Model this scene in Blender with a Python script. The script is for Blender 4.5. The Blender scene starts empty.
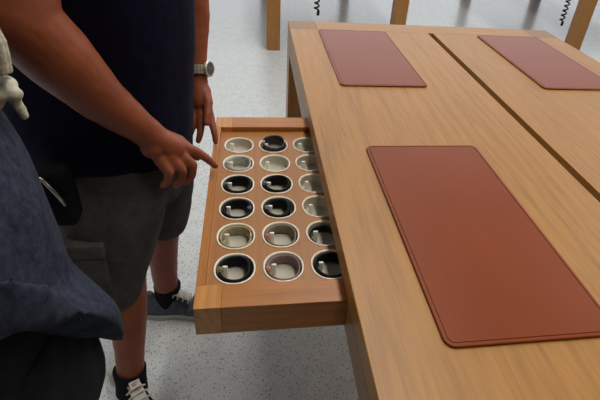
import bpy, bmesh, math, random
from mathutils import Vector, Matrix, noise
PI = math.pi
random.seed(7)
C = bpy.context.scene.collection
SC = bpy.context.scene
V = Vector

# ------------------------------------------------------------------ helpers
def lin(c):
    return c/12.92 if c <= 0.04045 else ((c+0.055)/1.055)**2.4
def rgb(r, g, b):
    return (lin(r/255), lin(g/255), lin(b/255), 1.0)

def tag(o, label=None, cat=None, group=None, kind=None):
    if label: o['label'] = label
    if cat: o['category'] = cat
    if group: o['group'] = group
    if kind: o['kind'] = kind
    return o

def link(name, me, mat=None, parent=None, loc=None, smooth=False):
    o = bpy.data.objects.new(name, me)
    C.objects.link(o)
    if mat: me.materials.append(mat)
    if parent: o.parent = parent
    if loc is not None: o.location = loc
    if smooth:
        for p in me.polygons: p.use_smooth = True
    return o

def empty(name, loc=(0, 0, 0), rz=0.0):
    o = bpy.data.objects.new(name, None)
    o.empty_display_size = 0.05
    C.objects.link(o)
    o.location = loc
    o.rotation_euler = (0, 0, rz)
    return o

def from_bm(name, bm, mat, parent=None, smooth=False):
    me = bpy.data.meshes.new(name)
    bmesh.ops.recalc_face_normals(bm, faces=bm.faces)
    bm.to_mesh(me); bm.free()
    return link(name, me, mat, parent, None, smooth)

def add_box(bm, x0, x1, y0, y1, z0, z1, bev=0.0, seg=2):
    t = bmesh.new()
    vs = [t.verts.new(p) for p in ((x0,y0,z0),(x1,y0,z0),(x1,y1,z0),(x0,y1,z0),(x0,y0,z1),(x1,y0,z1),(x1,y1,z1),(x0,y1,z1))]
    for f in ((0,3,2,1),(4,5,6,7),(0,1,5,4),(1,2,6,5),(2,3,7,6),(3,0,4,7)):
        t.faces.new([vs[i] for i in f])
    if bev > 0:
        bmesh.ops.bevel(t, geom=list(t.edges), offset=bev, segments=seg, profile=0.5, affect='EDGES')
    me = bpy.data.meshes.new('tmp'); t.to_mesh(me); t.free()
    bm.from_mesh(me); bpy.data.meshes.remove(me)

def box_obj(name, b, mat, parent=None, bev=0.0015):
    bm = bmesh.new(); add_box(bm, *b, bev=bev)
    return from_bm(name, bm, mat, parent)

def add_loft(bm, rings, cap=True, closed=True):
    R = [[bm.verts.new(p) for p in r] for r in rings]
    n = len(R[0])
    for a, b in zip(R, R[1:]):
        for i in range(n if closed else n-1):
            j = (i+1) % n
            bm.faces.new((a[i], a[j], b[j], b[i]))
    if cap:
        bm.faces.new(R[0][::-1]); bm.faces.new(R[-1])
    return R

def frame_dir(d):
    d = V(d).normalized()
    a = V((0, 0, 1)) if abs(d.z) < 0.9 else V((0, 1, 0))
    u = d.cross(a).normalized()
    return d, u, d.cross(u).normalized()

def add_tube(bm, pts, rad, n=8, cap=True):
    pts = [V(p) for p in pts]
    rs = rad if isinstance(rad, (list, tuple)) else [rad]*len(pts)
    _, u, w = frame_dir(pts[1]-pts[0])
    rings = []
    for i, p in enumerate(pts):
        d = (pts[min(i+1, len(pts)-1)]-pts[max(i-1, 0)]).normalized()
        u = (u-d*u.dot(d)).normalized(); w = d.cross(u)
        rings.append([p+(u*math.cos(2*PI*k/n)+w*math.sin(2*PI*k/n))*rs[i] for k in range(n)])
    add_loft(bm, rings, cap)

def add_sphere(bm, c, r, sub=3, rot=None):
    r = r if isinstance(r, (list, tuple)) else (r, r, r)
    m = Matrix.Translation(V(c))
    if rot is not None: m = m @ rot
    bmesh.ops.create_icosphere(bm, subdivisions=sub, radius=1.0, matrix=m @ Matrix.Diagonal((*r, 1)))

def add_chain(bm, ch, n=24):
    """Tapered limb: a sphere at every joint, a cone between; each joint is (x, y, z, r)."""
    for (x, y, z, r) in ch: add_sphere(bm, (x, y, z), r, 3)
    for a, b in zip(ch, ch[1:]):
        add_tube(bm, [a[:3], b[:3]], [a[3], b[3]], n)

def ell(cx, cy, z, rx, ry, n=40, p=2.3):
    out = []
    for k in range(n):
        t = 2*PI*k/n; c, s = math.cos(t), math.sin(t)
        out.append(V((cx+rx*math.copysign(abs(c)**(2/p), c), cy+ry*math.copysign(abs(s)**(2/p), s), z)))
    return out

def interp(keys, n):
    """Smooth the key rows (tuples of numbers) into n rows (Catmull-Rom)."""
    out = []; m = len(keys)-1
    for i in range(n):
        t = i/(n-1)*m; k = min(int(t), m-1); f = t-k
        p0, p1, p2, p3 = keys[max(k-1, 0)], keys[k], keys[k+1], keys[min(k+2, m)]
        out.append(tuple(0.5*(2*b+(c-a)*f+(2*a-5*b+4*c-d)*f*f+(3*b-a-3*c+d)*f**3) for a, b, c, d in zip(p0, p1, p2, p3)))
    return out

def remesh(bm, voxel, smooth=6, fac=0.5, shrink=0.0):
    """Fuse everything in bm into ONE continuous surface."""
    me = bpy.data.meshes.new('tmp')
    bmesh.ops.recalc_face_normals(bm, faces=bm.faces)
    bm.to_mesh(me); bm.free()
    o = bpy.data.objects.new('tmp', me); C.objects.link(o)
    md = o.modifiers.new('r', 'REMESH'); md.mode = 'VOXEL'; md.voxel_size = voxel; md.adaptivity = 0
    if smooth:
        ms = o.modifiers.new('s', 'SMOOTH'); ms.iterations = smooth; ms.factor = fac
    dg = bpy.context.evaluated_depsgraph_get()
    out = bpy.data.meshes.new_from_object(o.evaluated_get(dg))
    bpy.data.objects.remove(o); bpy.data.meshes.remove(me)
    return out

def displace(me, fn):
    me.update()
    ns = [v.normal.copy() for v in me.vertices]
    for v, nn in zip(me.vertices, ns): v.co = v.co+nn*fn(v.co, nn)
    me.update()

def copy_tree(o, parent=None):
    c = o.copy(); C.objects.link(c); c.parent = parent
    for ch in list(o.children): copy_tree(ch, c)
    return c

# ------------------------------------------------------------------ materials
def new_mat(name):
    m = bpy.data.materials.new(name); m.use_nodes = True
    nt = m.node_tree; b = nt.nodes['Principled BSDF']
    return m, nt, b
def N(nt, t, **k):
    n = nt.nodes.new(t)
    for a, v in k.items(): setattr(n, a, v)
    return n
def ramp(nt, stops):
    r = nt.nodes.new('ShaderNodeValToRGB'); e = r.color_ramp.elements
    while len(e) < len(stops): e.new(0.5)
    for i, (p, c) in enumerate(stops): e[i].position = p; e[i].color = c
    return r
def plain(name, col, rough=0.5, metal=0.0, nscale=0, namt=0.12, bump=0.0, spec=0.5, coat=0.0):
    m, nt, b = new_mat(name)
    b.inputs['Roughness'].default_value = rough; b.inputs['Metallic'].default_value = metal
    b.inputs['Specular IOR Level'].default_value = spec
    b.inputs['Coat Weight'].default_value = coat
    b.inputs['Base Color'].default_value = col
    if nscale:
        tc = N(nt, 'ShaderNodeTexCoord'); nz = N(nt, 'ShaderNodeTexNoise')
        nz.inputs['Scale'].default_value = nscale; nz.inputs['Detail'].default_value = 6
        nt.links.new(tc.outputs['Object'], nz.inputs['Vector'])
        lo = tuple(c*(1-namt) for c in col[:3])+(1,); hi = tuple(min(1, c*(1+namt)) for c in col[:3])+(1,)
        r = ramp(nt, [(0.3, lo), (0.7, hi)])
        nt.links.new(nz.outputs['Fac'], r.inputs['Fac']); nt.links.new(r.outputs['Color'], b.inputs['Base Color'])
        if bump:
            bp = N(nt, 'ShaderNodeBump'); bp.inputs['Strength'].default_value = bump; bp.inputs['Distance'].default_value = 0.002
            nt.links.new(nz.outputs['Fac'], bp.inputs['Height']); nt.links.new(bp.outputs['Normal'], b.inputs['Normal'])
    return m

def wood(name, base, axis=1, rough=0.42, offset=(0, 0, 0), amt=1.0):
    """Oak: long fine grain along one axis, faint wide boards and cathedral arcs."""
    m, nt, b = new_mat(name)
    tc = N(nt, 'ShaderNodeTexCoord')
    mp = N(nt, 'ShaderNodeMapping'); mp.inputs['Location'].default_value = offset
    nt.links.new(tc.outputs['Object'], mp.inputs['Vector'])
    def stretched(scale, long, detail):
        m2 = N(nt, 'ShaderNodeMapping'); s = [scale]*3; s[axis] = long
        m2.inputs['Scale'].default_value = s
        nt.links.new(mp.outputs['Vector'], m2.inputs['Vector'])
        z = N(nt, 'ShaderNodeTexNoise'); z.inputs['Scale'].default_value = 1; z.inputs['Detail'].default_value = detail
        z.inputs['Roughness'].default_value = 0.6
        nt.links.new(m2.outputs['Vector'], z.inputs['Vector'])
        return z
    fine = stretched(260, 12, 4); mid = stretched(85, 5, 4); big = stretched(9, 0.6, 2)
    wv = N(nt, 'ShaderNodeTexWave', wave_type='RINGS', rings_direction='SPHERICAL')
    m3 = N(nt, 'ShaderNodeMapping'); s = [11, 11, 11]; s[axis] = 1.3
    m3.inputs['Scale'].default_value = s; m3.inputs['Location'].default_value = (0.4, -0.3, 0.2)
    nt.links.new(mp.outputs['Vector'], m3.inputs['Vector']); nt.links.new(m3.outputs['Vector'], wv.inputs['Vector'])
    wv.inputs['Scale'].default_value = 1.6; wv.inputs['Distortion'].default_value = 5; wv.inputs['Detail'].default_value = 3
    def mix(a, bb, f):
        x = N(nt, 'ShaderNodeMath', operation='MULTIPLY_ADD'); x.inputs[1].default_value = f
        nt.links.new(bb, x.inputs[0])
        if a is None: x.inputs[2].default_value = 0.5-f/2
        else:
            y = N(nt, 'ShaderNodeMath', operation='ADD'); y.inputs[1].default_value = -f/2
            nt.links.new(a, y.inputs[0]); nt.links.new(y.outputs[0], x.inputs[2])
        return x.outputs[0]
    f = mix(None, fine.outputs['Fac'], 0.55*amt)
    f = mix(f, mid.outputs['Fac'], 0.7*amt)
    f = mix(f, big.outputs['Fac'], 0.35*amt)
    f = mix(f, wv.outputs['Fac'], 0.14*amt)
    lo = tuple(c*k for c, k in zip(base[:3], (0.66, 0.62, 0.56)))+(1,); hi = tuple(min(1, c*k) for c, k in zip(base[:3], (1.24, 1.26, 1.30)))+(1,)
    r = ramp(nt, [(0.15, lo), (0.5, base), (0.85, hi)])
    nt.links.new(f, r.inputs['Fac']); nt.links.new(r.outputs['Color'], b.inputs['Base Color'])
    b.inputs['Roughness'].default_value = rough
    bp = N(nt, 'ShaderNodeBump'); bp.inputs['Strength'].default_value = 0.06; bp.inputs['Distance'].default_value = 0.001
    nt.links.new(fine.outputs['Fac'], bp.inputs['Height']); nt.links.new(bp.outputs['Normal'], b.inputs['Normal'])
    return m

def terrazzo():
    m, nt, b = new_mat('terrazzo')
    tc = N(nt, 'ShaderNodeTexCoord')
    def specks(scale, thr, seed):
        v = N(nt, 'ShaderNodeTexVoronoi'); v.inputs['Scale'].default_value = scale
        mp = N(nt, 'ShaderNodeMapping'); mp.inputs['Location'].default_value = (seed, seed*2, 0)
        nt.links.new(tc.outputs['Object'], mp.inputs['Vector'])
        nt.links.new(mp.outputs['Vector'], v.inputs['Vector'])
        # chip size differs from cell to cell
        s = N(nt, 'ShaderNodeSeparateColor'); nt.links.new(v.outputs['Color'], s.inputs['Color'])
        mu = N(nt, 'ShaderNodeMath', operation='MULTIPLY'); mu.inputs[1].default_value = thr
        nt.links.new(s.outputs[0], mu.inputs[0])
        lt = N(nt, 'ShaderNodeMath', operation='LESS_THAN'); nt.links.new(v.outputs['Distance'], lt.inputs[0]); nt.links.new(mu.outputs[0], lt.inputs[1])
        return lt.outputs[0], s.outputs[1]
    base = rgb(186, 190, 188)
    nz = N(nt, 'ShaderNodeTexNoise'); nz.inputs['Scale'].default_value = 14; nz.inputs['Detail'].default_value = 8
    nt.links.new(tc.outputs['Object'], nz.inputs['Vector'])
    r0 = ramp(nt, [(0.3, rgb(212, 217, 218)), (0.7, rgb(224, 229, 229))]); nt.links.new(nz.outputs['Fac'], r0.inputs['Fac'])
    col = r0.outputs['Color']
    for sc, thr, seed, c in ((110, 0.36, 1.3, rgb(112, 114, 116)), (70, 0.20, 4.1, rgb(128, 124, 116)), (120, 0.36, 7.7, rgb(232, 232, 228)), (170, 0.34, 3.2, rgb(124, 126, 130))):
        f, _ = specks(sc, thr, seed)
        mx = N(nt, 'ShaderNodeMix', data_type='RGBA')
        k = N(nt, 'ShaderNodeMath', operation='MULTIPLY'); k.inputs[1].default_value = 0.75
        nt.links.new(f, k.inputs[0]); nt.links.new(k.outputs[0], mx.inputs['Factor'])
        nt.links.new(col, mx.inputs['A']); mx.inputs['B'].default_value = c
        col = mx.outputs['Result']
    nt.links.new(col, b.inputs['Base Color'])
    b.inputs['Roughness'].default_value = 0.24; b.inputs['Specular IOR Level'].default_value = 0.36
    return m

def leather(name, col):
    m, nt, b = new_mat(name)
    tc = N(nt, 'ShaderNodeTexCoord')
    v = N(nt, 'ShaderNodeTexVoronoi'); v.inputs['Scale'].default_value = 900
    nt.links.new(tc.outputs['Object'], v.inputs['Vector'])
    bp = N(nt, 'ShaderNodeBump'); bp.inputs['Strength'].default_value = 0.12; bp.inputs['Distance'].default_value = 0.0005
    nt.links.new(v.outputs['Distance'], bp.inputs['Height']); nt.links.new(bp.outputs['Normal'], b.inputs['Normal'])
    nz = N(nt, 'ShaderNodeTexNoise'); nz.inputs['Scale'].default_value = 5
    nt.links.new(tc.outputs['Object'], nz.inputs['Vector'])
    r = ramp(nt, [(0.3, tuple(c*0.95 for c in col[:3])+(1,)), (0.7, tuple(c*1.05 for c in col[:3])+(1,))])
    nt.links.new(nz.outputs['Fac'], r.inputs['Fac']); nt.links.new(r.outputs['Color'], b.inputs['Base Color'])
    b.inputs['Roughness'].default_value = 0.36; b.inputs['Specular IOR Level'].default_value = 0.23
    return m

def fabric(name, c1, c2, scale=60, weave=900, rough=0.95):
    m, nt, b = new_mat(name)
    tc = N(nt, 'ShaderNodeTexCoord')
    nz = N(nt, 'ShaderNodeTexNoise'); nz.inputs['Scale'].default_value = scale; nz.inputs['Detail'].default_value = 8; nz.inputs['Roughness'].default_value = 0.7
    nt.links.new(tc.outputs['Object'], nz.inputs['Vector'])
    r = ramp(nt, [(0.32, c1), (0.68, c2)]); nt.links.new(nz.outputs['Fac'], r.inputs['Fac'])
    nt.links.new(r.outputs['Color'], b.inputs['Base Color'])
    w = N(nt, 'ShaderNodeTexNoise'); w.inputs['Scale'].default_value = weave
    nt.links.new(tc.outputs['Object'], w.inputs['Vector'])
    bp = N(nt, 'ShaderNodeBump'); bp.inputs['Strength'].default_value = 0.25; bp.inputs['Distance'].default_value = 0.001
    nt.links.new(w.outputs['Fac'], bp.inputs['Height']); nt.links.new(bp.outputs['Normal'], b.inputs['Normal'])
    b.inputs['Roughness'].default_value = rough; b.inputs['Specular IOR Level'].default_value = 0.2
    return m

def skin_mat(name, col):
    m, nt, b = new_mat(name)
    tc = N(nt, 'ShaderNodeTexCoord')
    nz = N(nt, 'ShaderNodeTexNoise'); nz.inputs['Scale'].default_value = 16; nz.inputs['Detail'].default_value = 6
    nt.links.new(tc.outputs['Object'], nz.inputs['Vector'])
    r = ramp(nt, [(0.3, tuple(c*k for c, k in zip(col[:3], (0.84, 0.8, 0.8)))+(1,)), (0.7, tuple(c*k for c, k in zip(col[:3], (1.1, 1.1, 1.1)))+(1,))])
    nt.links.new(nz.outputs['Fac'], r.inputs['Fac']); nt.links.new(r.outputs['Color'], b.inputs['Base Color'])
    n2 = N(nt, 'ShaderNodeTexNoise'); n2.inputs['Scale'].default_value = 260; n2.inputs['Detail'].default_value = 4
    nt.links.new(tc.outputs['Object'], n2.inputs['Vector'])
    bp = N(nt, 'ShaderNodeBump'); bp.inputs['Strength'].default_value = 0.2; bp.inputs['Distance'].default_value = 0.001
    nt.links.new(n2.outputs['Fac'], bp.inputs['Height']); nt.links.new(bp.outputs['Normal'], b.inputs['Normal'])
    b.inputs['Roughness'].default_value = 0.5
    b.inputs['Subsurface Weight'].default_value = 0.08; b.inputs['Subsurface Radius'].default_value = (0.01, 0.004, 0.002)
    return m

OAK = rgb(164, 113, 47)
M_top = wood('oak_long_grain', OAK, 1)
M_top2 = wood('oak_long_grain_second_board', rgb(162, 112, 48), 1, offset=(3.1, 1.7, 0))
M_end = wood('oak_cross_grain', rgb(165, 115, 52), 0, offset=(1, 5, 2))
M_leg = wood('oak_upright_grain', rgb(168, 116, 58), 2, offset=(2, 2, 2))
M_block = wood('oak_end_grain', rgb(138, 96, 50), 2, offset=(5, 2, 2))
M_apron = wood('oak_apron', rgb(148, 106, 56), 1, offset=(7, 2, 2))
M_drawer = wood('drawer_oak', rgb(174, 110, 48), 1, offset=(4, 1, 2))
M_drawer_x = wood('drawer_oak_cross', rgb(170, 107, 45), 0, offset=(4, 3, 2))
M_dblock = wood('drawer_corner_oak', rgb(192, 132, 68), 1, offset=(8, 3, 2))
M_panel = wood('drawer_tray_oak', rgb(163, 109, 57), 1, offset=(9, 3, 2), amt=0.5)
M_dark = plain('channel_wood', rgb(134, 108, 72), 0.6, nscale=30)
M_mat = leather('saddle_leather', rgb(128, 56, 14))
M_edge = leather('saddle_leather_edge', rgb(112, 50, 20))
M_floor = terrazzo()
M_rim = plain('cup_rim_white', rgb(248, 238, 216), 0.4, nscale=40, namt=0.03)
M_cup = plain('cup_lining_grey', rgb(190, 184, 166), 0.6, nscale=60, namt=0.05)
M_peg = plain('peg_ivory', rgb(250, 244, 228), 0.45, nscale=40, namt=0.03)
M_skinA = skin_mat('brown_skin', rgb(145, 76, 45))
M_skinB = skin_mat('tan_skin', rgb(156, 104, 78))
M_navy = fabric('navy_jersey', rgb(11, 12, 32), rgb(18, 20, 48), 30)
M_short = fabric('charcoal_twill', rgb(70, 67, 64), rgb(87, 83, 79), 40)
M_denim = fabric('chambray_denim', rgb(28, 32, 44), rgb(58, 64, 81), 75, 700)
M_pantsB = fabric('black_trouser_twill', rgb(20, 20, 24), rgb(32, 32, 38), 30)
M_sock = fabric('black_sock_knit', rgb(14, 14, 20), rgb(24, 24, 32), 60)
M_suede = fabric('dark_grey_suede', rgb(76, 80, 88), rgb(102, 106, 114), 50)
M_sole = plain('pale_rubber_sole', rgb(186, 184, 178), 0.6, nscale=50, namt=0.06)
M_white = fabric('white_canvas', rgb(206, 202, 192), rgb(226, 222, 212), 60)
M_purple = fabric('violet_lining', rgb(58, 48, 120), rgb(76, 62, 150), 60)
M_cordw = fabric('undyed_cotton_cord', rgb(176, 172, 150), rgb(212, 206, 186), 120, 400)
M_steel = plain('brushed_steel', rgb(190, 188, 180), 0.28, 1.0, nscale=80, namt=0.1)
M_steel_d = plain('dark_steel', rgb(120, 120, 118), 0.35, 1.0, nscale=80, namt=0.1)
M_watch = plain('bright_watch_steel', rgb(214, 208, 188), 0.38, 0.65, nscale=220, namt=0.15)
M_dial = plain('grey_watch_dial', rgb(90, 92, 96), 0.3, 0.3, nscale=90)
M_black = plain('black_rubber', rgb(14, 14, 16), 0.45, nscale=60, namt=0.2)
M_pouch = fabric('black_nylon', rgb(10, 10, 12), rgb(20, 20, 22), 90)
M_hair = fabric('black_hair', rgb(16, 13, 11), rgb(32, 26, 22), 140, 300, 0.6)
M_eye = plain('eye_white', rgb(222, 216, 208), 0.25, nscale=20, namt=0.03)
M_iris = plain('brown_iris', rgb(44, 26, 16), 0.2, nscale=60)
M_lip = plain('lip', rgb(132, 74, 62), 0.45, nscale=60)
M_red = plain('red_thread', rgb(176, 34, 40), 0.7, nscale=90)
M_nail = plain('nail', rgb(176, 124, 100), 0.35, nscale=60, namt=0.05)

# ------------------------------------------------------------------ floor
bm = bmesh.new(); add_box(bm, -12, 14, -8, 16, -0.1, 0)
tag(from_bm('floor', bm, M_floor), kind='structure')
M_wall = plain('pale_stone_wall', rgb(140, 138, 132), 0.7, nscale=3, namt=0.04)
tag(box_obj('wall_left', (-8.2, -8, -6, 14, 0, 4.5), M_wall, None, 0), kind='structure')

# ------------------------------------------------------------------ the display tables
TZ, W, L, G, S, LEG = 0.91, 1.3713, 3.1563, 0.013, 0.1292, 0.1292
TOP_T, AP = 0.0545, 0.1273
DY0, DY1 = -1.7447, -0.9469                      # the drawer's near and far ends

def table(loc, label, drawer=False):
    t = empty('display_table', loc)
    tag(t, label, 'table', 'oak display tables of the shop')
    for (x0, y0) in ((0, -LEG), (W-LEG, -LEG), (0, -L), (W-LEG, -L)):
        lg = box_obj('leg', (x0, x0+LEG, y0, y0+LEG, 0, TZ), M_leg, t, 0.002)
        lg.data.materials.append(M_block)        # end grain on the flush head
        for p in lg.data.polygons:
            if p.normal.z > 0.9: p.material_index = 1
    for y0 in (-S, -L):                          # cross-grain rails between the legs' heads
        box_obj('end_rail', (LEG+0.0006, W-LEG-0.0006, y0, y0+S, TZ-AP, TZ), M_end, t, 0.0012)
    for k, (x0, x1) in enumerate(((0, W/2-G), (W/2+G, W))):
        box_obj('top_board', (x0, x1, -L+S+0.0006, -S-0.0006, TZ-TOP_T, TZ), M_top if k == 0 else M_top2, t, 0.0016)
    box_obj('centre_channel', (W/2-G+0.0006, W/2+G-0.0006, -L+S+0.001, -S-0.001, TZ-AP, TZ-0.022), M_dark, t, 0.001)
    segs = [(-L+S, DY0-0.002), (DY1+0.002, -S)] if drawer else [(-L+S, -S)]
    for y0, y1 in segs:
        box_obj('side_apron', (0, 0.03, y0+0.0006, y1-0.0006, TZ-AP, TZ-TOP_T-0.0008), M_apron, t, 0.001)
    box_obj('side_apron', (W-0.03, W, -L+S+0.0006, -S-0.0006, TZ-AP, TZ-TOP_T-0.0008), M_apron, t, 0.001)
    return t

T = table((0, 0, 0), 'long oak table with brown leather mats and the open drawer', True)
TF = table((-0.035, 2.27+L, 0), 'oak table straight behind, a pair of square legs past the matted table')
TR = table((3.262, 2.345+L, 0), 'oak table beyond at upper right, one square leg showing')

# ------------------------------------------------------------------ the drawer
DX0, DX1, DZ1, DZ0 = -0.2902, 0.30, 0.854, 0.7806
PZ = 0.838                                        # the tray panel lies a little below the rails
RL, RF, RN = 0.017, 0.070, 0.060                  # left, far and near rail widths
CX = [-0.2175+0.1018*k for k in range(3)]
CY = [-1.1030-0.1046*k for k in range(6)]
CW, CH, CDEP = 0.0870, 0.0930, 0.028
bm = bmesh.new()
BK = 0.050
add_box(bm, DX0+BK, DX1, DY0, DY0+RN, DZ0, DZ1, 0.0012)
add_box(bm, DX0+BK, DX1, DY1-RF, DY1, DZ0, DZ1, 0.0012)
add_box(bm, DX1-0.02, DX1, DY0+RN, DY1-RF, DZ0, DZ1, 0.0012)
add_box(bm, DX0+RL, DX1-0.02, DY0+RN, DY1-RF, DZ0, DZ0+0.008)
drawer = from_bm('drawer', bm, M_drawer_x, T)
box_obj('side_rail', (DX0, DX0+RL, DY0+RN, DY1-RF, DZ0, DZ1), M_drawer, drawer, 0.0012)
for (y0, y1) in ((DY0, DY0+RN), (DY1-RF, DY1)):
    box_obj('corner_block', (DX0, DX0+BK, y0, y1, DZ0, DZ1), M_dblock, drawer, 0.0012)

def sup(cx, cy, w, h, z, n=40, p=2.15):
    """rounded cup outline; sample angles hit the corners of the cell too"""
    out = []
    for k in range(n):
        t = 2*PI*(k+0.5)/n - PI*3/4 - PI/n
        c, s = math.cos(t), math.sin(t)
        out.append(V((cx+w/2*math.copysign(abs(c)**(2/p), c), cy+h/2*math.copysign(abs(s)**(2/p), s), z)))
    return out
def cell_outline(cx, cy, w, h, z, n=40):
    out = []
    for k in range(n):
        t = 2*PI*(k+0.5)/n - PI*3/4 - PI/n
        c, s = math.cos(t), math.sin(t)
        f = 1/max(abs(c), abs(s))
        out.append(V((cx+c*f*w/2, cy+s*f*h/2, z)))
    return out

bm = bmesh.new()
cw, chh = 0.1018, 0.1046
for cx in CX:
    for cy in CY:
        o = [bm.verts.new(p) for p in cell_outline(cx, cy, cw, chh, PZ)]
        i1 = [bm.verts.new(p) for p in sup(cx, cy, CW, CH, PZ)]
        i2 = [bm.verts.new(p) for p in sup(cx, cy, CW, CH, PZ-0.005)]
        n = len(o)
        for k in range(n):
            j = (k+1) % n
            bm.faces.new((o[k], o[j], i1[j], i1[k])); bm.faces.new((i1[k], i1[j], i2[j], i2[k]))
gx0, gx1 = CX[0]-cw/2, CX[-1]+cw/2
gy0, gy1 = CY[-1]-chh/2, CY[0]+chh/2
px0, px1, py0, py1 = DX0+RL, DX1-0.02, DY0+RN, DY1-RF
for (x0, x1, y0, y1) in ((px0, gx0, py0, py1), (gx1, px1, py0, py1), (gx0, gx1, py0, gy0), (gx0, gx1, gy1, py1)):
    if x1-x0 > 1e-5 and y1-y0 > 1e-5:
        bm.faces.new([bm.verts.new(p) for p in ((x0, y0, PZ), (x1, y0, PZ), (x1, y1, PZ), (x0, y1, PZ))])
bmesh.ops.remove_doubles(bm, verts=list(bm.verts), dist=1e-5)
from_bm('tray_panel', bm, M_panel, drawer)

# one cup: rim and lining; one peg; then copies
def cup_mesh():
    bm = bmesh.new()
    prof = [(0.0022, 0.0), (0.0022, 0.0012), (0.0014, 0.0018), (-0.0004, 0.0018), (-0.0014, 0.0008), (-0.0018, -0.002)]
    rings = [sup(0, 0, CW+2*(a-0.0026), CH+2*(a-0.0026), z) for a, z in prof]
    rings += [sup(0, 0, CW-w, CH-w, -0.002-(CDEP-0.002)*f) for w, f in ((0.0096, 0.3), (0.0104, 0.85), (0.0125, 0.96))]
    rings.append(sup(0, 0, CW-0.020, CH-0.020, -CDEP))
    add_loft(bm, rings, cap=False)
    bm.faces.new([v for v in list(bm.verts)[-40:]])
    bmesh.ops.recalc_face_normals(bm, faces=bm.faces)
    for f in bm.faces: f.smooth = True
    me = bpy.data.meshes.new('cup'); bm.to_mesh(me); bm.free()
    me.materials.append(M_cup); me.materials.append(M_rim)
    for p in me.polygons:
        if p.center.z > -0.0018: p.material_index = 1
    return me
CUP = cup_mesh()
bm = bmesh.new(); add_box(bm, -0.0054, 0.0054, -0.003, 0.003, 0, 0.030, 0.002, 3)
PEG = bpy.data.meshes.new('peg'); bm.to_mesh(PEG); bm.free(); PEG.materials.append(M_peg)
for p in PEG.polygons: p.use_smooth = True
FZ = PZ-CDEP                                      # the cups' floor
for r in range(6):
    for c in range(3):
        o = bpy.data.objects.new('cup', CUP); C.objects.link(o); o.parent = drawer; o.location = (CX[c], CY[r], PZ)
        o = bpy.data.objects.new('peg', PEG); C.objects.link(o); o.parent = drawer; o.location = (CX[c]-0.0205, CY[r]+0.006, FZ)

# ------------------------------------------------------------------ watch bands in the cups
def loop_pts(rx, ry, n=48, p=2.2, flat=0.0):
    out = []
    for k in range(n):
        t = 2*PI*k/n; c, s = math.cos(t), math.sin(t)
        out.append((rx*math.copysign(abs(c)**(2/p), c)+flat*max(0, -c)*0, ry*math.copysign(abs(s)**(2/p), s)))
    return out
def strap_bm(rx, ry, h, th, z0=0.0, links=False, wav=0.0, n=48):
    """closed band standing on its edge: outer and inner walls and rims"""
    bm = bmesh.new(); R = []
    o = loop_pts(rx, ry, n); i_ = loop_pts(rx-th, ry-th, n)
    rings = []
    for (pts, zz) in ((o, 0.1), (o, 0.9), (None, 1), (i_, 0.9), (i_, 0.1), (None, 0)):
        ring = []
        for k in range(n):
            t = 2*PI*k/n
            if pts is None:
                x = (o[k][0]+i_[k][0])/2; y = (o[k][1]+i_[k][1])/2
            else: x, y = pts[k]
            s = 1.0
            if links and k % 2 == 0 and pts is o: s = 0.955
            zt = z0+h*zz+wav*math.sin(2*t+0.6)*(1 if zz > 0.5 else 0)
            ring.append(V((x*s, y*s, zt)))
        rings.append(ring)
    rings.append(rings[0])
    Rv = [[bm.verts.new(p) for p in r] for r in rings[:-1]]
    m = len(Rv)
    for a in range(m):
        b = (a+1) % m
        for k in range(n):
            j = (k+1) % n
            bm.faces.new((Rv[a][k], Rv[a][j], Rv[b][j], Rv[b][k]))
    return bm

def band(r, c, name, label, cat, strap_m, buckle_m, rx=0.035, ry=0.037, h=0.026, th=0.004, side=-1, ang=0.0, tilt=0.0, links=False, dx=0.0, dy=0.0, lift=0.0, wav=0.0015, buckle='lug'):
    root = empty(name, (CX[c]+dx, CY[r]+dy, FZ+0.0012+lift))
    root.rotation_euler = (tilt, 0, ang)
    tag(root, label, cat, 'watch bands in the drawer')
    from_bm('strap', strap_bm(rx, ry, h, th, 0, links, wav), strap_m, root, not links)
    x = side*(rx-th/2-0.002)
    bm = bmesh.new()
    if buckle == 'lug':                           # upright lug bar with two end caps
        add_box(bm, x-0.0042, x+0.0042, -0.013, 0.001, 0.001, h+0.003, 0.0015)
        add_box(bm, x-0.0048, x+0.0048, -0.0105, -0.0015, h+0.0015, h+0.005, 0.001)
    else:                                         # pin clasp: frame and tongue
        add_tube(bm, [(x, -0.006, 0.002), (x+side*0.001, -0.006, h+0.003), (x+side*0.001, 0.006, h+0.003), (x, 0.006, 0.002)], 0.0016, 8)
        add_box(bm, x-0.0022, x+0.0022, -0.0012, 0.0012, 0.004, h+0.003, 0.0008)
    from_bm('buckle', bm, buckle_m, root, False)
    return root

def fab(n, a, rough=0.6): return plain(n, rgb(*a), rough, nscale=120, namt=0.12, bump=0.2, spec=0.25)
B_black = fab('black_fluoroelastomer', (9, 9, 10), 0.7)
B_navy = fab('blue_black_strap', (12, 13, 20), 0.7)
B_grey = fab('dark_grey_strap', (60, 62, 64), 0.35)
B_white = fab('pale_grey_strap', (188, 186, 176), 0.45)
B_beige = fab('stone_strap', (166, 152, 118), 0.6)
B_taupe = fab('taupe_strap', (138, 120, 106), 0.6)
B_mauve = fab('mauve_strap', (138, 116, 114), 0.6)
B_rose = plain('rose_gold', rgb(206, 150, 136), 0.25, 1.0, nscale=60)
B_gold = plain('pale_gold', rgb(206, 190, 140), 0.25, 1.0, nscale=60)
B_blue = plain('blue_steel', rgb(120, 126, 158), 0.25, 1.0, nscale=60)
B_link = plain('black_steel_link', rgb(74, 74, 74), 0.3, 1.0, nscale=150, namt=0.3)
wb = 'watch band'
band(0, 1, 'watch_band', 'dark grey band standing up tall out of its cup in the far row', wb, B_grey, M_steel, 0.0335, 0.032, 0.037, 0.0035, tilt=0.16, lift=0.0055, dy=0.003)
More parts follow.
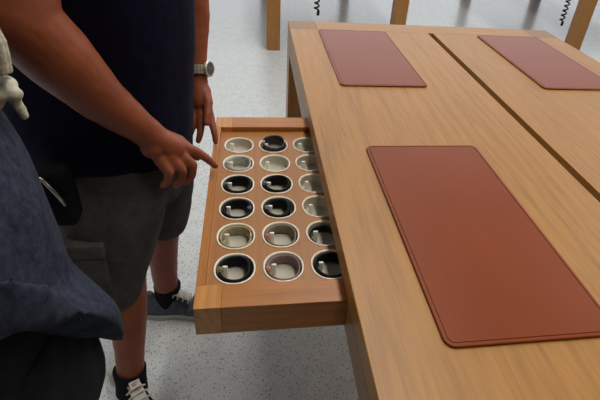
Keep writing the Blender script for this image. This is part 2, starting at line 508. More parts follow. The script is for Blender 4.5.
band(1, 0, 'watch_band', 'pale whitish grey band with steel lug, by the pointing fingertip', wb, B_white, M_steel, 0.0345, 0.036, 0.031, 0.0035, lift=0.001)
band(2, 0, 'watch_band', 'plain black band with dark lug, just nearer than the pointing fingertip', wb, B_black, M_steel_d, 0.0358, 0.0385, 0.031, 0.007, lift=0.001)
band(2, 1, 'watch_band', 'black band with bluish steel lug in the third cup of the middle column', wb, B_black, B_blue, 0.0358, 0.0385, 0.032, 0.0075, lift=0.001)
band(3, 0, 'watch_band', 'black band with its dark blue clasp on the right side of the loop', wb, B_black, B_blue, 0.0358, 0.0385, 0.030, 0.007, side=1)
band(3, 1, 'watch_band', 'black band pushed to the left of its cup, beside the black band with right-hand clasp', wb, B_black, M_steel_d, 0.0325, 0.038, 0.031, 0.0085, dx=-0.003)
band(4, 0, 'watch_band', 'beige stone coloured band with gold pin clasp on the right', wb, B_beige, B_gold, 0.0358, 0.038, 0.028, 0.0035, side=1, buckle='pin')
band(4, 1, 'watch_band', 'taupe brown band with rose gold lug between the beige band and the link bracelet', wb, B_taupe, B_rose, 0.0352, 0.038, 0.028, 0.0035)
band(4, 2, 'link_bracelet', 'black steel link bracelet partly under the table edge', wb, B_link, M_steel_d, 0.0350, 0.0375, 0.022, 0.004, links=True, side=1)
band(5, 0, 'watch_band', 'blue black band with pale gold lug in the nearest left corner cup', wb, B_navy, B_gold, 0.034, 0.038, 0.031, 0.006, dx=-0.0015)
band(5, 1, 'watch_band', 'mauve band with rose gold lug in the nearest row of cups', wb, B_mauve, B_rose, 0.0355, 0.038, 0.028, 0.0035)
band(5, 2, 'watch_band', 'black band in the nearest row, partly hidden under the table edge', wb, B_black, M_steel_d, 0.0358, 0.0385, 0.030, 0.006, side=1)

# ------------------------------------------------------------------ leather mats
def mat_obj(x0, x1, y0, y1, label):
    w, h, R = x1-x0, y1-y0, 0.02
    def rr(inset, z, n=8):
        r = max(R-inset, 0.002); out = []
        for (sx, sy, a0) in ((1, 1, 0), (-1, 1, 90), (-1, -1, 180), (1, -1, 270)):
            cx = sx*(w/2-inset-r); cy = sy*(h/2-inset-r)
            for k in range(n+1):
                a = math.radians(a0+90*k/n); out.append(V((cx+r*math.cos(a), cy+r*math.sin(a), z)))
        return out
    bm = bmesh.new(); H = 0.0055
    add_loft(bm, [rr(0.0006, 0), rr(0, 0.001), rr(0, H-0.0015), rr(0.0012, H-0.0003), rr(0.0024, H), rr(0.0062, H), rr(0.0068, H-0.0012), rr(0.0082, H-0.0012), rr(0.0088, H)])
    o = from_bm('leather_mat', bm, M_mat)
    o.location = ((x0+x1)/2, (y0+y1)/2, TZ+0.0003)
    o.data.materials.append(M_edge)
    for p in o.data.polygons:
        if p.normal.z < 0.5 and p.center.z < H-0.0013 or (p.normal.z > 0.9 and p.center.z < H-0.001): p.material_index = 1
    tag(o, label, 'mat', 'leather mats on the near table')
    return o
mA, mB = 0.1312, 0.4552
mat_obj(mA, mB, -1.9119, -1.2442, 'nearest brown leather mat on the table top, beside the open drawer')
mat_obj(mA, mB, -0.813, -0.1453, 'brown leather mat at the far left end of the table top')
mat_obj(W-mB, W-mA, -0.813, -0.1453, 'brown leather mat across the centre groove, far right on the table top')

# ------------------------------------------------------------------ coiled tethers
def tether(x, y, z0, z1, label, sway=0.0):
    root = empty('tether_cable', (x, y, z0)); tag(root, label, 'cable', 'coiled tether cables under the far tables')
    bm = bmesh.new(); pts = []
    turns = (z1-z0)/0.055; n = int(turns*12)
    for k in range(n+1):
        f = k/n; a = 2*PI*turns*f
        pts.append((0.024*math.cos(a)+sway*math.sin(f*3), 0.024*math.sin(a), 0.03+(z1-z0-0.03)*f))
    add_tube(bm, pts, 0.0085, 8)
    from_bm('coil', bm, M_black, root, True)
    bm = bmesh.new(); add_tube(bm, [(0.018, 0, -0.020), (0.018, 0, -0.01), (0.020, 0, 0.026), (0.024, 0, 0.034)], [0.011, 0.016, 0.015, 0.009], 12)
    from_bm('plug', bm, M_black, root, True)
    return root
tether(0.505, 2.80, 0.235, TZ-AP, 'black coiled cable dangling under the table straight behind')
tether(3.505, 3.0, 0.18, TZ-AP, 'black coiled cable dangling beside the square leg at upper right')

#P0
# ------------------------------------------------------------------ people
def head_into(bm, c, face, s=1.0):
    """skull, jaw, nose, ears, brow and lips around centre c, looking along face (unit vector)"""
    f = V(face).normalized(); side = V((0, 0, 1)).cross(f).normalized(); u = f.cross(side)
    R = Matrix((f, side, u)).transposed().to_4x4()
    P = lambda a, b, d: V(c)+(f*a+side*b+u*d)*s
    add_sphere(bm, P(-0.012, 0, 0.03), (0.098*s, 0.077*s, 0.098*s), 4, R)
    add_sphere(bm, P(0.022, 0, -0.03), (0.068*s, 0.064*s, 0.085*s), 4, R)
    add_sphere(bm, P(0.048, 0, -0.085), (0.034*s, 0.036*s, 0.026*s), 3, R)
    add_chain(bm, [(*P(0.084, 0, 0.022), 0.010*s), (*P(0.106, 0, -0.018), 0.014*s)])
    for k in (-1, 1):
        add_sphere(bm, P(0.094, 0.012*k, -0.022), 0.009*s, 2)
        add_sphere(bm, P(-0.005, 0.078*k, -0.005), (0.020*s, 0.009*s, 0.032*s), 3, R)
        add_sphere(bm, P(0.07, 0.030*k, 0.040), (0.016*s, 0.024*s, 0.009*s), 3, R)
        add_sphere(bm, P(0.062, 0.036*k, -0.022), (0.020*s, 0.022*s, 0.020*s), 3, R)
    add_sphere(bm, P(0.084, 0, -0.052), (0.010*s, 0.024*s, 0.006*s), 3, R)
    add_sphere(bm, P(0.082, 0, -0.063), (0.010*s, 0.021*s, 0.007*s), 3, R)
    return P, R

def face_parts(person, P, R, s=1.0):
    for k in (-1, 1):
        bm = bmesh.new(); add_sphere(bm, P(0.073, 0.030*k, 0.018), (0.012*s, 0.016*s, 0.011*s), 3, R)
        e = from_bm('eye', bm, M_eye, person, True)
        bm = bmesh.new(); add_sphere(bm, P(0.0815, 0.030*k, 0.018), (0.0045*s, 0.0062*s, 0.0062*s), 3, R)
        from_bm('iris', bm, M_iris, e, True)
    bm = bmesh.new()
    add_sphere(bm, P(0.088, 0, -0.0525), (0.0085*s, 0.022*s, 0.0045*s), 3, R); add_sphere(bm, P(0.0865, 0, -0.062), (0.0085*s, 0.019*s, 0.0055*s), 3, R)
    from_bm('lips', bm, M_lip, person, True)

def hair_part(person, P, R, s=1.0):
    bm = bmesh.new()
    add_sphere(bm, P(-0.022, 0, 0.046), (0.101*s, 0.083*s, 0.094*s), 4, R)
    add_sphere(bm, P(-0.050, 0, 0.000), (0.068*s, 0.078*s, 0.080*s), 4, R)
    me = remesh(bm, 0.006, 4)
    displace(me, lambda p, n: 0.003*noise.noise(p*90))
    link('hair', me, M_hair, person, None, True)

def shoe(person, heel, toe, upper_m, name='shoe', h=1.0):
    """a low trainer: pale sole, soft upper with an open collar, tongue and laces"""
    hx = V((heel[0], heel[1], 0)); d = V((toe[0]-heel[0], toe[1]-heel[1], 0)); Ln = d.length; d.normalize()
    s = V((-d.y, d.x, 0)); u = V((0, 0, 1))
    wkeys = [(0.0, 0.020), (0.05, 0.032), (0.2, 0.037), (0.42, 0.036), (0.68, 0.049), (0.85, 0.044), (0.95, 0.030), (1.0, 0.012)]
    def wid(t):
        for (a, wa), (b, wb_) in zip(wkeys, wkeys[1:]):
            if t <= b:
                f = (t-a)/(b-a); f = f*f*(3-2*f); return wa+(wb_-wa)*f
        return 0.012
    ts = [i/22 for i in range(23)]
    outline = [(t, wid(t)) for t in ts]+[(t, -wid(t)) for t in reversed(ts)]
    bm = bmesh.new()
    def ring(z, g): return [hx+d*((t-0.5)*Ln*g+0.5*Ln)+s*(w*g)+u*z for t, w in outline]
    add_loft(bm, [ring(0.0, 0.97), ring(0.003, 1.0), ring(0.024, 1.03), ring(0.028, 1.01), ring(0.029, 0.94)])
    sole = from_bm('sole', bm, M_sole, None, False)
    bm = bmesh.new(); rings = []
    for t in [0.012]+[i/20 for i in range(1, 20)]+[0.985]:
        w = wid(t)*0.98
        if t < 0.1: top = 0.085+0.10*t
        elif t < 0.36: top = 0.095-0.06*(t-0.1)+0.02*math.sin((t-0.1)/0.26*PI)*-1
        elif t < 0.62: top = 0.092-0.10*(t-0.36)/0.62*1.4
        else: top = 0.070-0.030*(t-0.62)/0.38
        top *= h
        rr_ = []
        for k in range(17):
            a = PI*k/16
            rr_.append(hx+d*(t*Ln)+s*(w*math.copysign(abs(math.cos(a))**0.7, math.cos(a)))+u*(0.026+(top-0.026)*math.sin(a)**0.75))
        rings.append(rr_)
    add_loft(bm, rings, True, True)
    up_ = from_bm(name, bm, upper_m, person, True)
    sole.parent = up_
    bm = bmesh.new()
    add_loft(bm, [[hx+d*(t*Ln)+s*(0.021*k)+u*(z+0.004*(1-abs(k))) for k in (-1, -0.5, 0, 0.5, 1)]+[hx+d*(t*Ln)+s*(0.021*k)+u*(z-0.004) for k in (1, 0.5, 0, -0.5, -1)] for t, z in ((0.62, 0.066*h+0.004), (0.5, 0.084*h+0.004), (0.40, 0.098*h+0.004), (0.345, 0.122*h))])
    from_bm('tongue', bm, M_white, up_, True)
    bm = bmesh.new()
    for t, z in ((0.60, 0.070), (0.54, 0.080), (0.48, 0.090), (0.43, 0.098)):
        add_tube(bm, [hx+d*((t-0.02)*Ln)+s*-0.030+u*(z*h-0.008), hx+d*(t*Ln)+s*-0.012+u*(z*h+0.008), hx+d*(t*Ln)+s*0.012+u*(z*h+0.008), hx+d*((t-0.02)*Ln)+s*0.030+u*(z*h-0.008)], 0.0032, 8)
    from_bm('laces', bm, M_white, up_, True)
    return up_, hx, d, s

def folds(seed, amp, fx=7, fz=5):
    off = V((seed*3.1, seed*1.7, seed*0.9))
    return lambda p, n: amp*(noise.noise(V((p.x*fx, p.y*fx, p.z*fz*0.45))+off)+0.5*noise.noise(V((p.x*fx*2.4, p.y*fx*2.4, p.z*fz*1.1))+off))

def lean_loft(bm, keys, n=30, tilt=None, p=2.3):
    """keys: (cx, cy, z, rx, ry); tilt(i/n, point) may shift the ring's points"""
    rings = []
    rows = interp(keys, n)
    for i, (cx, cy, z, rx, ry) in enumerate(rows):
        r_ = ell(cx, cy, z, rx, ry, 44, p)
        if tilt: r_ = [tilt(i/(n-1), q) for q in r_]
        rings.append(r_)
    add_loft(bm, rings)

# ---- the man at the drawer -------------------------------------------------
bm = bmesh.new()
lean_loft(bm, [(-0.52, -1.165, 0.80, 0.10, 0.12), (-0.53, -1.165, 0.95, 0.16, 0.16), (-0.53, -1.165, 1.12, 0.16, 0.155), (-0.52, -1.17, 1.32, 0.135, 0.17), (-0.505, -1.175, 1.48, 0.085, 0.16), (-0.49, -1.175, 1.55, 0.06, 0.09)])
RA = [(-0.535, -1.385, 1.515, 0.070), (-0.556, -1.445, 1.40, 0.066), (-0.560, -1.478, 1.295, 0.064), (-0.526, -1.450, 1.222, 0.063), (-0.481, -1.408, 1.122, 0.050), (-0.424, -1.362, 1.030, 0.036)]
add_chain(bm, [(-0.50, -1.20, 1.51, 0.06), RA[0]]); add_chain(bm, RA)
LA = [(-0.485, -0.975, 1.515, 0.066), (-0.40, -0.955, 1.39, 0.054), (-0.335, -0.955, 1.27, 0.046), (-0.331, -0.965, 1.175, 0.043), (-0.331, -1.002, 1.075, 0.0305), (-0.331, -1.018, 1.032, 0.029)]
add_chain(bm, [(-0.50, -1.15, 1.51, 0.06), LA[0]]); add_chain(bm, LA)
# right hand, index pointing at the drawer's rim
add_chain(bm, [(-0.424, -1.362, 1.030, 0.036), (-0.398, -1.348, 0.992, 0.034), (-0.368, -1.326, 0.958, 0.030)])
for c_, r_ in (((-0.396, -1.328, 0.985), 0.029), ((-0.350, -1.304, 0.948), 0.0175), ((-0.357, -1.326, 0.944), 0.0185), ((-0.372, -1.348, 0.944), 0.018), ((-0.392, -1.364, 0.948), 0.0165), ((-0.406, -1.362, 0.980), 0.027)):
    add_sphere(bm, c_, r_, 3)
add_chain(bm, [(-0.350, -1.303, 0.948, 0.0160), (-0.315, -1.292, 0.925, 0.0124), (-0.292, -1.287, 0.902, 0.0108), (-0.274, -1.286, 0.880, 0.0088)])
add_chain(bm, [(-0.357, -1.328, 0.943, 0.0165), (-0.325, -1.326, 0.908, 0.0132), (-0.331, -1.324, 0.874, 0.0114), (-0.345, -1.324, 0.857, 0.0095)])
add_chain(bm, [(-0.372, -1.350, 0.942, 0.0160), (-0.347, -1.352, 0.906, 0.0128), (-0.355, -1.350, 0.876, 0.0110), (-0.369, -1.349, 0.862, 0.0092)])
add_chain(bm, [(-0.392, -1.365, 0.946, 0.0148), (-0.373, -1.374, 0.915, 0.0114), (-0.381, -1.372, 0.890, 0.0098), (-0.393, -1.369, 0.877, 0.0084)])
add_chain(bm, [(-0.395, -1.315, 0.985, 0.021), (-0.358, -1.280, 0.950, 0.0155), (-0.334, -1.268, 0.918, 0.0124), (-0.319, -1.270, 0.896, 0.0100)])
# left hand, fingertips on the drawer's rim
add_chain(bm, [(-0.331, -1.018, 1.032, 0.029), (-0.329, -1.036, 0.994, 0.029), (-0.325, -1.055, 0.957, 0.028)])
for c_, r_ in (((-0.306, -1.068, 0.951), 0.0165), ((-0.320, -1.064, 0.945), 0.0165), ((-0.336, -1.056, 0.947), 0.016), ((-0.348, -1.046, 0.952), 0.015), ((-0.318, -1.04, 0.979), 0.026)):
    add_sphere(bm, c_, r_, 3)
add_chain(bm, [(-0.306, -1.068, 0.949, 0.0145), (-0.293, -1.098, 0.918, 0.0112), (-0.285, -1.120, 0.890, 0.0098), (-0.282, -1.134, 0.866, 0.0082)])
add_chain(bm, [(-0.322, -1.064, 0.944, 0.0150), (-0.321, -1.094, 0.911, 0.0118), (-0.326, -1.110, 0.881, 0.0102), (-0.332, -1.116, 0.860, 0.0086)])
add_chain(bm, [(-0.337, -1.056, 0.946, 0.0145), (-0.344, -1.084, 0.915, 0.0115), (-0.350, -1.096, 0.887, 0.0100), (-0.357, -1.099, 0.868, 0.0085)])
add_chain(bm, [(-0.349, -1.046, 0.951, 0.0135), (-0.361, -1.068, 0.925, 0.0102), (-0.367, -1.078, 0.903, 0.0090), (-0.372, -1.080, 0.888, 0.0078)])
add_chain(bm, [(-0.312, -1.045, 0.989, 0.018), (-0.300, -1.075, 0.963, 0.0135), (-0.302, -1.100, 0.937, 0.0112), (-0.306, -1.116, 0.918, 0.0092)])
# legs and feet
add_chain(bm, [(-0.53, -1.235, 0.86, 0.070), (-0.555, -1.283, 0.52, 0.058), (-0.565, -1.305, 0.38, 0.058), (-0.578, -1.335, 0.22, 0.045), (-0.590, -1.352, 0.09, 0.042), (-0.595, -1.350, 0.055, 0.034), (-0.535, -1.435, 0.042, 0.018)])
add_chain(bm, [(-0.50, -1.09, 0.86, 0.070), (-0.478, -1.008, 0.52, 0.056), (-0.510, -0.99, 0.37, 0.056), (-0.520, -0.985, 0.22, 0.048), (-0.524, -0.985, 0.10, 0.041), (-0.53, -0.985, 0.055, 0.034), (-0.47, -0.985, 0.042, 0.018)])
# neck and head bent over the drawer
add_chain(bm, [(-0.49, -1.175, 1.54, 0.062), (-0.455, -1.182, 1.63, 0.056)])
P_, R_ = head_into(bm, (-0.425, -1.185, 1.715), (0.82, -0.06, -0.56))
me = remesh(bm, 0.0035, 8, 0.5)
displace(me, lambda p, n: 0.0009*noise.noise(p*45))
man = link('person', me, M_skinA, None, None, True)
tag(man, 'man in navy T-shirt and grey shorts pointing into the open drawer with one finger', 'person')
face_parts(man, P_, R_); hair_part(man, P_, R_)
for tip, dr in (((-0.2715, -1.2845, 0.8845), (0.7, 0, -0.7)),):
    bm = bmesh.new(); f, u, w = frame_dir(dr)
    Rn = Matrix((f, V((0, 1, 0)), f.cross(V((0, 1, 0))))).transposed().to_4x4()
    add_sphere(bm, V(tip)+Rn.to_3x3() @ V((0, 0, -0.0)), (0.0075, 0.0058, 0.003), 3, Rn)
    from_bm('fingernail', bm, M_nail, man, True)

# T-shirt
bm = bmesh.new()
def hemA(t, q):
    q = V((q.x-0.32*max(0.0, q.y+1.165), q.y, q.z))
    k = max(0.0, 1-t/0.25)
    return V((q.x, q.y, q.z+k*(-0.42*(q.y+1.175)+0.07*(q.x+0.54))))
lean_loft(bm, [(-0.540, -1.165, 0.815, 0.198, 0.190), (-0.555, -1.165, 0.92, 0.220, 0.192), (-0.552, -1.165, 1.04, 0.228, 0.188), (-0.516, -1.170, 1.20, 0.210, 0.190), (-0.500, -1.175, 1.36, 0.190, 0.203), (-0.505, -1.175, 1.50, 0.115, 0.190), (-0.495, -1.175, 1.57, 0.075, 0.100)], 34, hemA, 2.1)
for A in (RA, LA):
    d = (V(A[1][:3])-V(A[0][:3]))
    e = V(A[0][:3])+d*0.75
    add_tube(bm, [V((-0.50, -1.175+(A[0][1]+1.175)*0.5, 1.51)), V(A[0][:3]), V(A[0][:3])+d*0.5, e], [0.085, 0.086, 0.086, 0.085], 28)
me = remesh(bm, 0.006, 5)
fA = folds(1, 0.009, 6, 4)
displace(me, lambda p, n: fA(p, n)+0.004*math.sin(p.y*70+3*noise.noise(p*4))*max(0, 1-(p.z-0.8)/0.5)*(0.4 if p.z > 0.84 else 0.2))
link('t_shirt', me, M_navy, man, None, True)

# cargo shorts
bm = bmesh.new()
lean_loft(bm, [(-0.515, -1.17, 0.76, 0.150, 0.172), (-0.522, -1.17, 0.85, 0.172, 0.178), (-0.525, -1.17, 0.93, 0.175, 0.172)], 12)
lean_loft(bm, [(-0.585, -1.285, 0.435, 0.074, 0.086), (-0.580, -1.283, 0.50, 0.086, 0.092), (-0.567, -1.278, 0.62, 0.114, 0.098), (-0.550, -1.27, 0.76, 0.146, 0.096), (-0.525, -1.25, 0.86, 0.146, 0.090)], 16)
lean_loft(bm, [(-0.482, -1.005, 0.452, 0.066, 0.080), (-0.474, -1.010, 0.54, 0.080, 0.086), (-0.468, -1.03, 0.64, 0.092, 0.090), (-0.474, -1.07, 0.76, 0.110, 0.092), (-0.490, -1.10, 0.86, 0.118, 0.088)], 16)
# flap pocket on the near thigh
me = remesh(bm, 0.006, 5)
fS = folds(4, 0.009, 9, 9)
displace(me, lambda p, n: fS(p, n))
sh = link('cargo_shorts', me, M_short, man, None, True)
def pocket(x, z, w, h, y, flap):
    bm = bmesh.new(); add_box(bm, x-w/2, x+w/2, y-0.012, y+0.03, z-h/2, z+h/2, 0.006, 3)
    return bm
bm = pocket(-0.612, 0.61, 0.10, 0.13, -1.374, 0); pk = from_bm('cargo_pocket', bm, M_short, sh, True)
bm = pocket(-0.612, 0.685, 0.108, 0.045, -1.378, 1)
from_bm('pocket_flap', bm, M_short, sh, True)
for (cx, cy, z0, r) in ((-0.590, -1.354, 0.04, 0.049), (-0.522, -0.985, 0.04, 0.048)):
    bm = bmesh.new()
    lean_loft(bm, [(cx-0.005, cy, z0, r*1.05, r*0.98), (cx, cy, z0+0.05, r*1.0, r*0.94), (cx+0.003, cy+0.003, z0+0.105, r*1.06, r*1.0)], 10, None, 2.0)
    from_bm('sock', bm, M_sock, man, True)
s1, hx, d, s = shoe(man, (-0.632, -1.296), (-0.470, -1.545), M_sock, 'shoe', 1.1)
s1['label'] = 'black trainer with a white heel strip'
bm = bmesh.new()
lean_loft(bm, [(-0.640, -1.306, 0.035, 0.036, 0.036), (-0.642, -1.306, 0.075, 0.034, 0.034), (-0.640, -1.310, 0.10, 0.030, 0.030)], 8, None, 2.0)
from_bm('heel_strip', bm, M_white, s1, True)
bm = bmesh.new()
add_box(bm, -0.0165, 0.0165, -0.0009, 0.0009, -0.0125, 0.0125, 0.0006)
lab = from_bm('ankle_tag', bm, M_white, s1)
lab.location = (-0.5620, -1.4030, 0.136); lab.rotation_euler = (-0.85, 0.0, 0.55)
lab['label'] = 'white tag with red stitching on the dark ankle'
bm = bmesh.new()
for z0, x0, x1 in ((0.0045, -0.009, 0.009), (-0.0015, -0.009, 0.003)):
    add_tube(bm, [(x0, -0.0014, z0), ((x0+x1)/2, -0.0014, z0+0.001), (x1, -0.0014, z0)], 0.0015, 6)
from_bm('stitching', bm, M_red, lab)
s2, _, _, _ = shoe(man, (-0.618, -0.995), (-0.315, -1.004), M_suede, 'shoe', 1.3)
s2['label'] = 'dark grey suede trainer with a pale sole'

# wrist watch on the left wrist
wr = empty('wristwatch', (-0.331, -1.016, 1.040)); tag(wr, 'steel wristwatch with link bracelet on the far wrist of the man in navy', 'watch')
ax = (V(LA[4][:3])-V(LA[5][:3])).normalized()
ex = V((0.88, -0.47, 0)); ex = (ex-ax*ex.dot(ax)).normalized(); ey = ax.cross(ex)
def wpt(a, r, h): return ex*(r*math.cos(a))+ey*(r*math.sin(a))+ax*h
bm = bmesh.new()
for k in range(26):
    a0 = 2*PI*(k+0.06)/26; a1 = 2*PI*(k+0.94)/26
    for j, (h0, h1, rr2) in enumerate(((-0.0125, -0.0048, 0.0385), (-0.0042, 0.0042, 0.0395), (0.0048, 0.0125, 0.0385))):
        if abs((a0+a1)/2 % (2*PI)) < 0.45 or (a0+a1)/2 > 2*PI-0.45: continue
        vs = [bm.verts.new(wpt(a, r, h)) for h in (h0, h1) for (a, r) in ((a0, 0.0352), (a1, 0.0352), (a1, rr2), (a0, rr2))]
        for f in ((0, 1, 2, 3), (4, 7, 6, 5), (0, 4, 5, 1), (1, 5, 6, 2), (2, 6, 7, 3), (3, 7, 4, 0)): bm.faces.new([vs[i] for i in f])
from_bm('bracelet', bm, M_watch, wr)
def disc(prof, n=36):
    bm = bmesh.new()
    add_loft(bm, [[ex*x+(ey*math.cos(2*PI*k/n)+ax*math.sin(2*PI*k/n))*r for k in range(n)] for x, r in prof]); return bm
from_bm('case', disc([(0.0335, 0.018), (0.0345, 0.0215), (0.041, 0.0230), (0.0445, 0.0212), (0.0445, 0.0186), (0.0435, 0.0183)]), M_watch, wr)
from_bm('dial', disc([(0.0430, 0.0184), (0.0439, 0.0184)]), M_dial, wr)
bm = bmesh.new()
for a, l in ((0.5, 0.009), (2.6, 0.013)):
    dd = ey*math.cos(a)+ax*math.sin(a); add_tube(bm, [ex*0.0443, ex*0.0443+dd*l], 0.0006, 6)
from_bm('hands', bm, M_steel, wr)
bm = bmesh.new(); add_tube(bm, [ex*0.039+ey*0.0215, ex*0.039+ey*0.0275], 0.003, 10)
from_bm('crown', bm, M_steel, wr)

# pouch at the hip
po = empty('belt_pouch', (-0.632, -1.405, 0.827)); tag(po, 'black nylon pouch with a silver clip worn on the hip over grey shorts', 'pouch')
bm = bmesh.new(); add_box(bm, -0.055, 0.050, -0.030, 0.034, -0.02, 0.125, 0.014, 4)
from_bm('body', bm, M_pouch, po, True)
bm = bmesh.new(); add_box(bm, -0.057, 0.057, -0.035, 0.006, 0.075, 0.131, 0.012, 4)
from_bm('flap', bm, M_pouch, po, True)
bm = bmesh.new()
cl = [(-0.052, -0.018, 0.128), (-0.02, -0.033, 0.132), (0.010, -0.040, 0.124), (0.030, -0.040, 0.085), (0.042, -0.040, 0.052)]
add_tube(bm, cl, [0.003, 0.0036, 0.004, 0.004, 0.003], 10)
from_bm('clip', bm, M_steel, po, True)

# ---- the person close to the camera, in blue denim ---------------------------
BX, BY = -0.615, -1.86
bm = bmesh.new()
lean_loft(bm, [(BX, BY, 0.82, 0.10, 0.15), (BX, BY, 1.0, 0.12, 0.165), (BX-0.03, BY, 1.2, 0.12, 0.16), (BX-0.07, BY, 1.38, 0.10, 0.165), (BX-0.08, BY, 1.47, 0.06, 0.10)])
BRA = [(BX-0.085, BY-0.19, 1.42, 0.058), (BX-0.14, BY-0.225, 1.14, 0.046), (BX-0.10, BY-0.225, 0.88, 0.030)]
BLA = [(BX-0.085, BY+0.19, 1.42, 0.058), (BX-0.15, BY+0.215, 1.14, 0.046), (BX-0.13, BY+0.20, 0.88, 0.030)]
for A, sg in ((BRA, -1), (BLA, 1)):
    add_chain(bm, [(BX-0.08, BY+0.05*sg, 1.42, 0.06), A[0]]); add_chain(bm, A)
    w_ = V(A[2][:3]); add_chain(bm, [A[2], (w_.x+0.008, w_.y, w_.z-0.05, 0.030), (w_.x+0.012, w_.y, w_.z-0.085, 0.030)])
    for k, ln in enumerate((0.072, 0.082, 0.076, 0.058)):
        fx = w_.x+0.045-0.021*k
        add_chain(bm, [(fx, w_.y, w_.z-0.09, 0.0125), (fx+0.004, w_.y-sg*0.006, w_.z-0.09-ln*0.5, 0.0105), (fx+0.003, w_.y-sg*0.018, w_.z-0.09-ln, 0.008)])
    add_chain(bm, [(w_.x+0.025, w_.y, w_.z-0.03, 0.018), (w_.x+0.055, w_.y-sg*0.006, w_.z-0.07, 0.013), (w_.x+0.064, w_.y-sg*0.010, w_.z-0.105, 0.010)])
for sg, fx in ((-1, 0.0), (1, -0.03)):
    add_chain(bm, [(BX, BY+0.09*sg, 0.84, 0.09), (BX+fx, BY+0.10*sg, 0.48, 0.056), (BX-0.03+fx, BY+0.10*sg, 0.30, 0.050), (BX-0.035+fx, BY+0.10*sg, 0.08, 0.038), (BX+0.08+fx, BY+0.105*sg, 0.042, 0.026)])
add_chain(bm, [(BX-0.08, BY, 1.45, 0.058), (BX-0.06, BY, 1.55, 0.052)])
P_, R_ = head_into(bm, (BX-0.045, BY+0.005, 1.635), (0.93, 0.20, -0.32), 0.97)
me = remesh(bm, 0.005, 6, 0.5)
wom = link('person', me, M_skinB, None, None, True)
tag(wom, 'person in blue denim shirt and black trousers close to the camera at lower left', 'person')
face_parts(wom, P_, R_, 0.97); hair_part(wom, P_, R_, 0.97)

bm = bmesh.new()
def hemB(t, q):
    k = max(0.0, 1-t/0.42)**1.2
    f = max(0.0, min(1.0, (-1.75-q.y)/0.23))          # the hem climbs from the front corner round to the near side
    g_ = max(0.0, min(1.0, (1.0-q.z)/0.13)); flare = 0.050*g_*g_*(3-2*g_)*max(0.0, min(1.0, (q.x-BX)/0.15))
    return V((q.x+flare, q.y-0.01*k*f, q.z+k*0.42*f))
lean_loft(bm, [(BX-0.008, BY, 0.785, 0.178, 0.190), (BX-0.008, BY, 0.86, 0.182, 0.194), (BX-0.010, BY, 1.0, 0.182, 0.197), (BX-0.014, BY, 1.10, 0.180, 0.198), (BX-0.022, BY, 1.20, 0.175, 0.200), (BX-0.055, BY, 1.32, 0.160, 0.205), (BX-0.078, BY, 1.42, 0.115, 0.195), (BX-0.075, BY, 1.49, 0.075, 0.095)], 40, hemB)
for A in (BRA, BLA):
    a, b, c_ = [V(q[:3]) for q in A]
    add_tube(bm, [V((BX-0.08, BY+(a.y-BY)*0.5, 1.42)), a, b, c_+(b-c_)*0.08], [0.088, 0.082, 0.066, 0.047], 28)
me = remesh(bm, 0.006, 4)
fB = folds(9, 0.012, 8, 6)
displace(me, lambda p, n: fB(p, n))
sb = link('denim_shirt', me, M_denim, wom, None, True)
# black top under the shirt
bm = bmesh.new()
lean_loft(bm, [(BX-0.005, BY, 0.90, 0.150, 0.178), (BX-0.008, BY, 1.02, 0.158, 0.180), (BX-0.014, BY, 1.12, 0.155, 0.180), (BX-0.025, BY, 1.22, 0.148, 0.180), (BX-0.05, BY, 1.30, 0.135, 0.178)], 14)
me = remesh(bm, 0.007, 4); fU = folds(17, 0.007, 8, 8); displace(me, lambda p, n: fU(p, n))
link('undershirt', me, M_pantsB, wom, None, True)
# trousers
bm = bmesh.new()
lean_loft(bm, [(BX+0.02, BY, 0.76, 0.150, 0.175), (BX+0.01, BY, 0.86, 0.155, 0.182), (BX, BY, 0.96, 0.150, 0.178)], 12)
for sg, fx in ((-1, 0.0), (1, -0.03)):
    lean_loft(bm, [(BX-0.035+fx, BY+0.10*sg, 0.06, 0.070, 0.066), (BX-0.03+fx, BY+0.10*sg, 0.25, 0.074, 0.068), (BX+fx*0.8, BY+0.10*sg, 0.48, 0.082, 0.076), (BX+0.035+fx*0.3, BY+0.092*sg, 0.68, 0.125, 0.092), (BX+0.02, BY+0.085*sg, 0.84, 0.140, 0.092)], 18)
me = remesh(bm, 0.007, 4)
fT = folds(13, 0.009, 8, 8); displace(me, lambda p, n: fT(p, n))
link('trousers', me, M_pantsB, wom, None, True)
shoe(wom, (BX-0.105, BY-0.10), (BX+0.165, BY-0.112), M_black)
shoe(wom, (BX-0.135, BY+0.10), (BX+0.135, BY+0.112), M_black)
# knotted cotton cord hanging from the neck
bm = bmesh.new()
path = [(BX-0.01, BY+0.04, 1.495), (BX+0.092, BY+0.085, 1.43), (BX+0.139, BY+0.11, 1.365), (BX+0.137, BY+0.118, 1.305)]
add_tube(bm, [V(p) for p in interp(path, 14)], [0.0085]*14, 12)
path2 = [(q[0]+0.004, q[1]-0.016, q[2]+0.004) for q in path]
add_tube(bm, [V(p) for p in interp(path2, 14)], [0.0075]*14, 12)
kx, ky, kz = BX+0.133, BY+0.116, 1.287
add_sphere(bm, (kx, ky, kz), (0.013, 0.016, 0.013), 3)
add_sphere(bm, (kx+0.008, ky-0.006, kz-0.008), (0.012, 0.010, 0.010), 3)
add_sphere(bm, (kx-0.006, ky-0.012, kz-0.006), (0.010, 0.010, 0.011), 3)
add_tube(bm, [(kx+0.004, ky-0.002, kz-0.01), (kx+0.010, ky-0.004, kz-0.028), (kx+0.013, ky-0.003, kz-0.044)], [0.0075, 0.0065, 0.005], 12)
add_tube(bm, [(kx-0.006, ky-0.010, kz-0.01), (kx-0.012, ky-0.012, kz-0.024)], [0.0075, 0.006], 12)
me = remesh(bm, 0.0022, 3)
displace(me, lambda p, n: 0.0006*noise.noise(p*260))
cd = link('drawstring', me, M_cordw, wom, None, True)
cd['label'] = 'undyed white cotton cord with a knotted end'
#P1

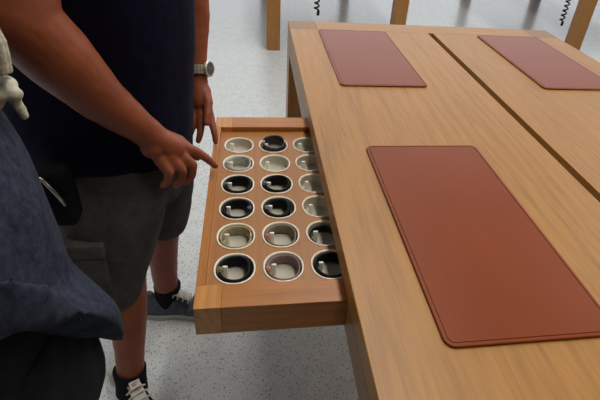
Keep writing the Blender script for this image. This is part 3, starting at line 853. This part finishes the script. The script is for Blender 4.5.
# ------------------------------------------------------------------ light
wd = bpy.data.worlds.new('shop_daylight'); SC.world = wd; wd.use_nodes = True
nt = wd.node_tree; bg = nt.nodes['Background']
tc = N(nt, 'ShaderNodeTexCoord'); sp = N(nt, 'ShaderNodeSeparateXYZ'); nt.links.new(tc.outputs['Generated'], sp.inputs[0])
r = ramp(nt, [(0.0, (0.012, 0.012, 0.013, 1)), (0.5, (0.085, 0.088, 0.093, 1)), (0.74, (0.55, 0.57, 0.60, 1)), (0.92, (2.0, 2.1, 2.2, 1)), (1.0, (2.3, 2.4, 2.5, 1))])
mr = N(nt, 'ShaderNodeMapRange'); mr.inputs[1].default_value = -1; mr.inputs[2].default_value = 1
nt.links.new(sp.outputs['Y'], mr.inputs[0]); nt.links.new(mr.outputs[0], r.inputs['Fac'])
r2 = ramp(nt, [(0.0, (1, 1, 1, 1)), (0.40, (1, 1, 1, 1)), (0.56, (0.13, 0.13, 0.13, 1)), (1.0, (0.13, 0.13, 0.13, 1))])   # windows low, dim ceiling above
nt.links.new(sp.outputs['Z'], r2.inputs['Fac'])
mm = N(nt, 'ShaderNodeMix', data_type='RGBA', blend_type='MULTIPLY'); mm.inputs['Factor'].default_value = 1
nt.links.new(r.outputs['Color'], mm.inputs['A']); nt.links.new(r2.outputs['Color'], mm.inputs['B'])
nt.links.new(mm.outputs['Result'], bg.inputs['Color'])
bg.inputs['Strength'].default_value = 0.8

def area(name, loc, sx, sy, power, col, rot=(0, 0, 0)):
    l = bpy.data.lights.new(name, 'AREA'); l.shape = 'RECTANGLE'; l.size = sx; l.size_y = sy; l.energy = power; l.color = col
    o = bpy.data.objects.new(name, l); C.objects.link(o); o.location = loc; o.rotation_euler = rot
    return o
area('ceiling_strip_light', (0.75, -0.7, 4.2), 0.5, 5, 140, (1.0, 0.965, 0.91))
area('ceiling_strip_light', (-3.2, -0.2, 4.2), 0.5, 6, 85, (1.0, 0.965, 0.91))
area('ceiling_strip_light', (4.7, -0.2, 4.2), 0.5, 6, 125, (1.0, 0.965, 0.91))

# ------------------------------------------------------------------ camera
cam = bpy.data.cameras.new('camera'); co = bpy.data.objects.new('camera', cam); C.objects.link(co)
fw = V((0.16261117, 0.81182947, -0.56079454)); rt = V((0.98652128, -0.1442878, 0.07718031)); up = V((0.01825855, 0.56578612, 0.82434986))
co.matrix_world = Matrix(((rt.x, up.x, -fw.x, -0.17261359), (rt.y, up.y, -fw.y, -2.36426951), (rt.z, up.z, -fw.z, 1.55), (0, 0, 0, 1)))
cam.sensor_width = 36; cam.lens = 473.4918*36/600
cam.shift_x = -33.078/600; cam.shift_y = -12.7/600
cam.clip_start = 0.02
SC.camera = co

SC.view_settings.view_transform = 'Standard'; SC.view_settings.look = 'None'
SC.view_settings.gamma = 1; SC.view_settings.use_curve_mapping = False
SC.view_settings.exposure = -0.24
